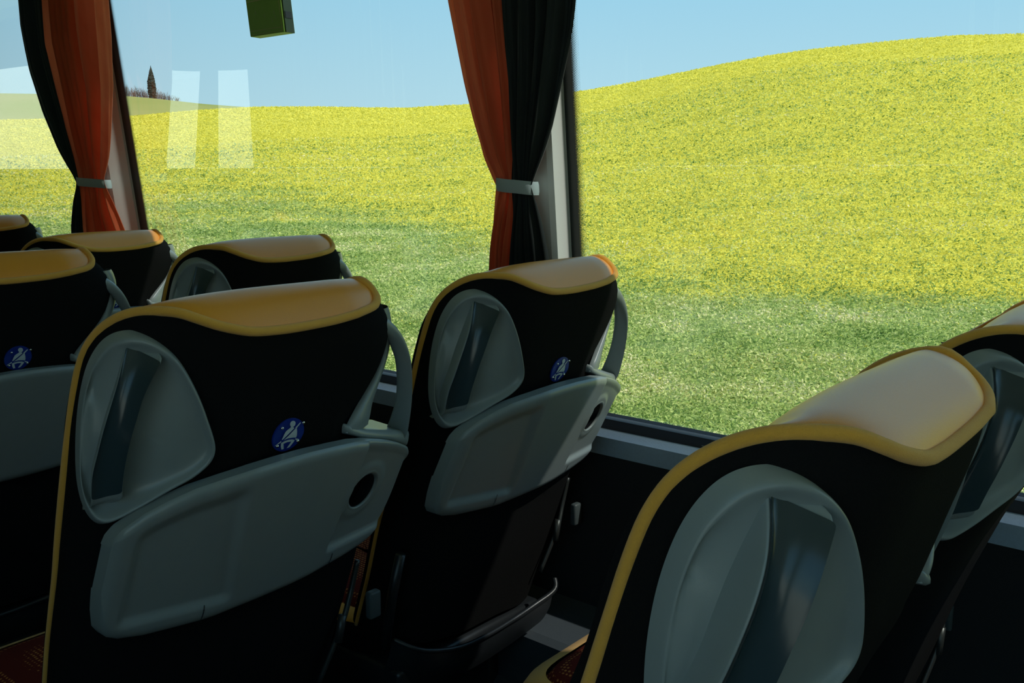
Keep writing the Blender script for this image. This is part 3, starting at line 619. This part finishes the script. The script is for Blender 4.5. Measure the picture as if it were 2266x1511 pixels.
def field_mat():
    m, nt, out = nodes('rapeseed_field'); L = nt.links.new
    tc = N(nt, 'ShaderNodeTexCoord'); at_ = N(nt, 'ShaderNodeAttribute'); at_.attribute_name = 'yellow'
    def noise(sc, det, ro=.6):
        n = N(nt, 'ShaderNodeTexNoise'); n.inputs['Scale'].default_value = sc; n.inputs['Detail'].default_value = det; n.inputs['Roughness'].default_value = ro; L(tc.outputs['Object'], n.inputs['Vector']); return n
    def ramp(src, *st):
        r = N(nt, 'ShaderNodeValToRGB'); e = r.color_ramp.elements
        while len(e) < len(st): e.new(.5)
        for q, (p, c) in zip(e, st): q.position = p; q.color = (*c, 1)
        L(src, r.inputs[0]); return r
    n1, n2, n3 = noise(5.5, 8, .75), noise(.35, 5), noise(2.2, 9, .8)
    grass = ramp(n1.outputs['Fac'], (.28, (.11, .18, .04)), (.45, (.27, .37, .10)), (.60, (.44, .50, .17)), (.74, (.66, .62, .32)))
    dry = ramp(n1.outputs['Fac'], (.3, (.12, .15, .03)), (.5, (.36, .38, .09)), (.7, (.60, .55, .22)))
    mg = N(nt, 'ShaderNodeMix', data_type='RGBA'); mr = N(nt, 'ShaderNodeMapRange'); mr.inputs[1].default_value = .50; mr.inputs[2].default_value = .68; L(n2.outputs['Fac'], mr.inputs[0])
    L(mr.outputs[0], mg.inputs[0]); L(grass.outputs[0], mg.inputs[6]); L(dry.outputs[0], mg.inputs[7])
    yel = ramp(n3.outputs['Fac'], (.30, (.27, .29, .05)), (.42, (.50, .46, .06)), (.55, (.68, .61, .08)), (.75, (.80, .72, .13)))
    # blend with a noisy threshold
    ad = N(nt, 'ShaderNodeMath', operation='ADD'); L(at_.outputs['Fac'], ad.inputs[0]); L(n3.outputs['Fac'], ad.inputs[1])
    mr2 = N(nt, 'ShaderNodeMapRange'); mr2.inputs[1].default_value = .78; mr2.inputs[2].default_value = 1.22; L(ad.outputs[0], mr2.inputs[0])
    mx = N(nt, 'ShaderNodeMix', data_type='RGBA'); L(mr2.outputs[0], mx.inputs[0]); L(mg.outputs[2], mx.inputs[6]); L(yel.outputs[0], mx.inputs[7])
    b = N(nt, 'ShaderNodeBsdfPrincipled'); b.inputs['Roughness'].default_value = .95; b.inputs['Specular IOR Level'].default_value = .05
    bp = N(nt, 'ShaderNodeBump'); bp.inputs['Strength'].default_value = .55; bp.inputs['Distance'].default_value = .25; L(n3.outputs['Fac'], bp.inputs['Height']); L(bp.outputs[0], b.inputs['Normal'])
    sx = N(nt, 'ShaderNodeSeparateXYZ'); L(tc.outputs['Object'], sx.inputs[0]); fr = N(nt, 'ShaderNodeMapRange'); fr.inputs[1].default_value = -2.5; fr.inputs[2].default_value = -5; L(sx.outputs[0], fr.inputs[0])
    m4 = N(nt, 'ShaderNodeMix', data_type='RGBA'); m4.inputs[7].default_value = (.78, .77, .62, 1); L(fr.outputs[0], m4.inputs[0]); L(mx.outputs[2], m4.inputs[6])  # opposite ground made pale to brighten the reflections and the cabin
    L(m4.outputs[2], b.inputs['Base Color']); L(b.outputs[0], out.inputs[0]); return m
mb = MB(); mb.grid(np.stack([X2, Y2, Z2+CZ], -1)); fld = mb.build('ground', field_mat()); struct(fld)
at_ = fld.data.attributes.new('yellow', 'FLOAT', 'POINT'); at_.data.foreach_set('value', yellow(A2, R2).ravel().astype(np.float32))
# green hill further back on the left
hp = [(-300,205),(-50,207),(150,210),(270,213),(340,219),(450,231),(560,239),(700,248),(850,262),(1000,280)]
ha, he = zip(*[azel(*p) for p in hp]); az3 = np.linspace(8, 50, 70); r3 = np.linspace(170, 340, 24)
A3, R3 = np.meshgrid(az3, r3, indexing='ij'); t3 = (R3-170)/110; e3 = np.interp(A3, ha, he)
Z3 = np.tan(np.radians(e3))*280*np.where(t3 < 1, np.sin(PI/2*np.clip(t3, 0, 1)), 1-.2*(t3-1)**2)-.5
mb = MB(); mb.grid(np.stack([R3*np.sin(np.radians(A3)), R3*np.cos(np.radians(A3)), Z3+CZ], -1))
o = mb.build('hill', mat('distant_meadow', (.20, .25, .05), .95, (.34, .31, .12), .06, spec=.05, detail=8)); struct(o)

def scatter(name, label, cat, n, amin, amax, rmin, rmax, pw_, sizef, cols, accept, tilt, matname, patch=0.):
    az = RNG.uniform(amin, amax, n); rho = rmin*(rmax/rmin)**(RNG.uniform(0, 1, n)**pw_)
    keep = RNG.uniform(0, 1, n) < accept(az, rho); az, rho = az[keep], rho[keep]; n = len(az)
    s = sizef(rho)*RNG.uniform(.6, 1.3, n); z = H(az, rho)+RNG.uniform(.1, 1.0, n)*s*1.2+.0
    c = np.stack([rho*np.sin(np.radians(az)), rho*np.cos(np.radians(az)), z+CZ], -1)
    d = RNG.normal(size=(n, 3)); d[:, 2] = np.abs(d[:, 2])*tilt; d /= np.linalg.norm(d, axis=1)[:, None]
    e = np.cross(d, RNG.normal(size=(n, 3))); e /= np.linalg.norm(e, axis=1)[:, None]
    a = d*s[:, None]; b = e*(s*RNG.uniform(.25, .5, n))[:, None]
    v = np.stack([c-a, c+b, c+a, c-b], 1).reshape(-1, 3).astype(np.float32)
    me = bpy.data.meshes.new(name); me.vertices.add(4*n); me.vertices.foreach_set('co', v.ravel())
    me.loops.add(4*n); me.loops.foreach_set('vertex_index', np.arange(4*n, dtype=np.int32))
    me.polygons.add(n); me.polygons.foreach_set('loop_start', np.arange(0, 4*n, 4, dtype=np.int32)); me.update(calc_edges=True)
    at = me.attributes.new('tone', 'FLOAT', 'FACE'); at.data.foreach_set('value', np.clip(RNG.uniform(0, 1, n)*.62+.19+patch*(vn(az, rho, .45, 21)+vn(az, rho, 1.3, 22, 1.6)+1.1*vn(az, rho, 1.0, 23, 6)), 0, 1).astype(np.float32))
    m, nt, out = nodes(matname); L = nt.links.new; an = N(nt, 'ShaderNodeAttribute'); an.attribute_name = 'tone'
    r = N(nt, 'ShaderNodeValToRGB'); el_ = r.color_ramp.elements
    while len(el_) < len(cols): el_.new(.5)
    for q, (p, cc) in zip(el_, cols): q.position = p; q.color = (*cc, 1)
    L(an.outputs['Fac'], r.inputs[0]); df = N(nt, 'ShaderNodeBsdfDiffuse'); tr = N(nt, 'ShaderNodeBsdfTranslucent'); mx = N(nt, 'ShaderNodeMixShader'); mx.inputs[0].default_value = .35
    L(r.outputs[0], df.inputs[0]); L(r.outputs[0], tr.inputs[0]); L(df.outputs[0], mx.inputs[1]); L(tr.outputs[0], mx.inputs[2]); L(mx.outputs[0], out.inputs[0])
    me.materials.append(m); o = bpy.data.objects.new(name, me); C.objects.link(o); tag(o, label, cat, kind='stuff'); return o
scatter('meadow_grass', 'bright green grass and clover leaves along the foot of the hill', 'grass', 650000, 12, 92, 7.5, 60, 1.1, lambda r: .013+.0011*r,
        [(0, (.15, .24, .05)), (.4, (.36, .46, .13)), (.75, (.56, .60, .22)), (1, (.80, .72, .42))], lambda a, r: 1-.75*yellow(a, r), .9, 'grass_leaves', .20)
scatter('rapeseed_flowers', 'dense yellow rapeseed blossom covering the hillside', 'flowers', 800000, 12, 92, 11, 155, .85, lambda r: .012+.0009*r,
        [(0, (.50, .46, .06)), (.3, (.74, .66, .09)), (1, (.88, .79, .18))], lambda a, r: np.clip(yellow(a, r)*.9+.03, 0, 1), .5, 'rapeseed_petals')
# cypress
az, el = azel(337, 219); rho = 262; X, Y = rho*math.sin(math.radians(az)), rho*math.cos(math.radians(az))
zb = math.tan(math.radians(el))*rho-1.2+CZ; ht = math.tan(math.radians(azel(337, 145)[1]))*rho+CZ-zb
cy = bpy.data.objects.new('cypress_tree', None); C.objects.link(cy); cy.location = (X, Y, zb)
mb = MB(); G = []
for k in range(60):
    t = k/59; R_ = .92*(math.sin(PI*min(1, t*.72+.22))**.8)*(1-t**5)+.02
    G.append([((R_*(1+.30*RNG.uniform(-1, 1)))*math.cos(w), (R_*(1+.30*RNG.uniform(-1, 1)))*math.sin(w), .9+t*(ht-.9)+.12*RNG.uniform(-1, 1)) for w in np.linspace(0, 2*PI, 18, endpoint=False)])
mb.grid(G, True); mb.build('foliage', mat('cypress_green', (.022, .04, .03), .9, (.012, .02, .016), 3), cy, smooth=False)
mb = MB(); mb.tube([(0, 0, -.8), (0, 0, 1.4)], .22, 8); mb.build('trunk', mat('bark', (.09, .065, .05), .9), cy)
tag(cy, 'tall dark narrow cypress tree alone on the green ridge', 'tree')
# bare shrubs along the ridge
BR = mat('bare_twigs', (.13, .10, .075), .9)
for k, (px, hh) in enumerate([(268, 2.4), (278, 3.0), (287, 2.6), (296, 2.2), (305, 2.8), (313, 2.4), (322, 2.2), (346, 2.4), (354, 2.0), (364, 1.9), (376, 1.5), (392, 1.1)]):
    yy = float(np.interp(px, [268, 340, 450], [213, 219, 231])); az, el = azel(px, yy+1); rho = 268+4*math.sin(k*2.1)
    X, Y, Zb = rho*math.sin(math.radians(az)), rho*math.cos(math.radians(az)), math.tan(math.radians(el))*rho-.8+CZ
    mb = MB()
    for q in range(26):
        a = RNG.uniform(0, 2*PI); sp = RNG.uniform(.1, .85); h = hh*RNG.uniform(.55, 1.1)+.8
        p0 = np.array((RNG.uniform(-.5, .5), RNG.uniform(-.5, .5), 0)); p2 = p0+np.array((math.cos(a)*sp, math.sin(a)*sp, h)); p1 = (p0+p2)/2+RNG.uniform(-.2, .2, 3)
        mb.tube([p0, p1, p2], [.05, .035, .012], 4, caps=False)
        for _ in range(3):
            t = RNG.uniform(.4, .95); b = p0+(p2-p0)*t; e = b+RNG.uniform(-.5, .5, 3)+np.array((0, 0, .35)); mb.tube([b, (b+e)/2, e], [.022, .018, .01], 3, caps=False)
    o = mb.build('bare_shrub', BR, smooth=False); o.location = (X, Y, Zb)
    tag(o, 'leafless brown shrub on the green ridge beside the cypress', 'shrub', 'bare shrubs along the far ridge')

# ------------------------------------------------------------------ light
w = bpy.data.worlds.new('sky'); bpy.context.scene.world = w; w.use_nodes = True; nt = w.node_tree; nt.nodes.clear(); L = nt.links.new
tc = N(nt, 'ShaderNodeTexCoord'); sp = N(nt, 'ShaderNodeSeparateXYZ'); L(tc.outputs['Generated'], sp.inputs[0])
r = N(nt, 'ShaderNodeValToRGB'); e = r.color_ramp.elements
for _ in range(3): e.new(.5)
for q, (p, c) in zip(e, [(0, (.34, .40, .34)), (.49, (.48, .62, .66)), (.53, (.44, .66, .76)), (.62, (.27, .56, .76)), (1, (.12, .30, .58))]): q.position = p; q.color = (*c, 1)
mr = N(nt, 'ShaderNodeMapRange'); mr.inputs[1].default_value = -1; mr.inputs[2].default_value = 1; L(sp.outputs[2], mr.inputs[0]); L(mr.outputs[0], r.inputs[0])
bg = N(nt, 'ShaderNodeBackground'); bg.inputs[1].default_value = 1.15; L(r.outputs[0], bg.inputs[0]); wo = N(nt, 'ShaderNodeOutputWorld'); L(bg.outputs[0], wo.inputs[0])
sl = bpy.data.lights.new('sun', 'SUN'); sl.energy = 5.6; sl.angle = math.radians(.53); sl.color = (1, .95, .86)
so = bpy.data.objects.new('sun', sl); C.objects.link(so); so.location = (3, -3, 8)
so.rotation_euler = Vector((.15, -.62, .72)).to_track_quat('Z', 'Y').to_euler()
sc = bpy.context.scene
sc.view_settings.view_transform = 'Standard'; sc.view_settings.look = 'None'; sc.view_settings.exposure = .1; sc.view_settings.gamma = 1
sc.cycles.max_bounces = 8; sc.cycles.transparent_max_bounces = 16; sc.cycles.caustics_reflective = False; sc.cycles.caustics_refractive = False
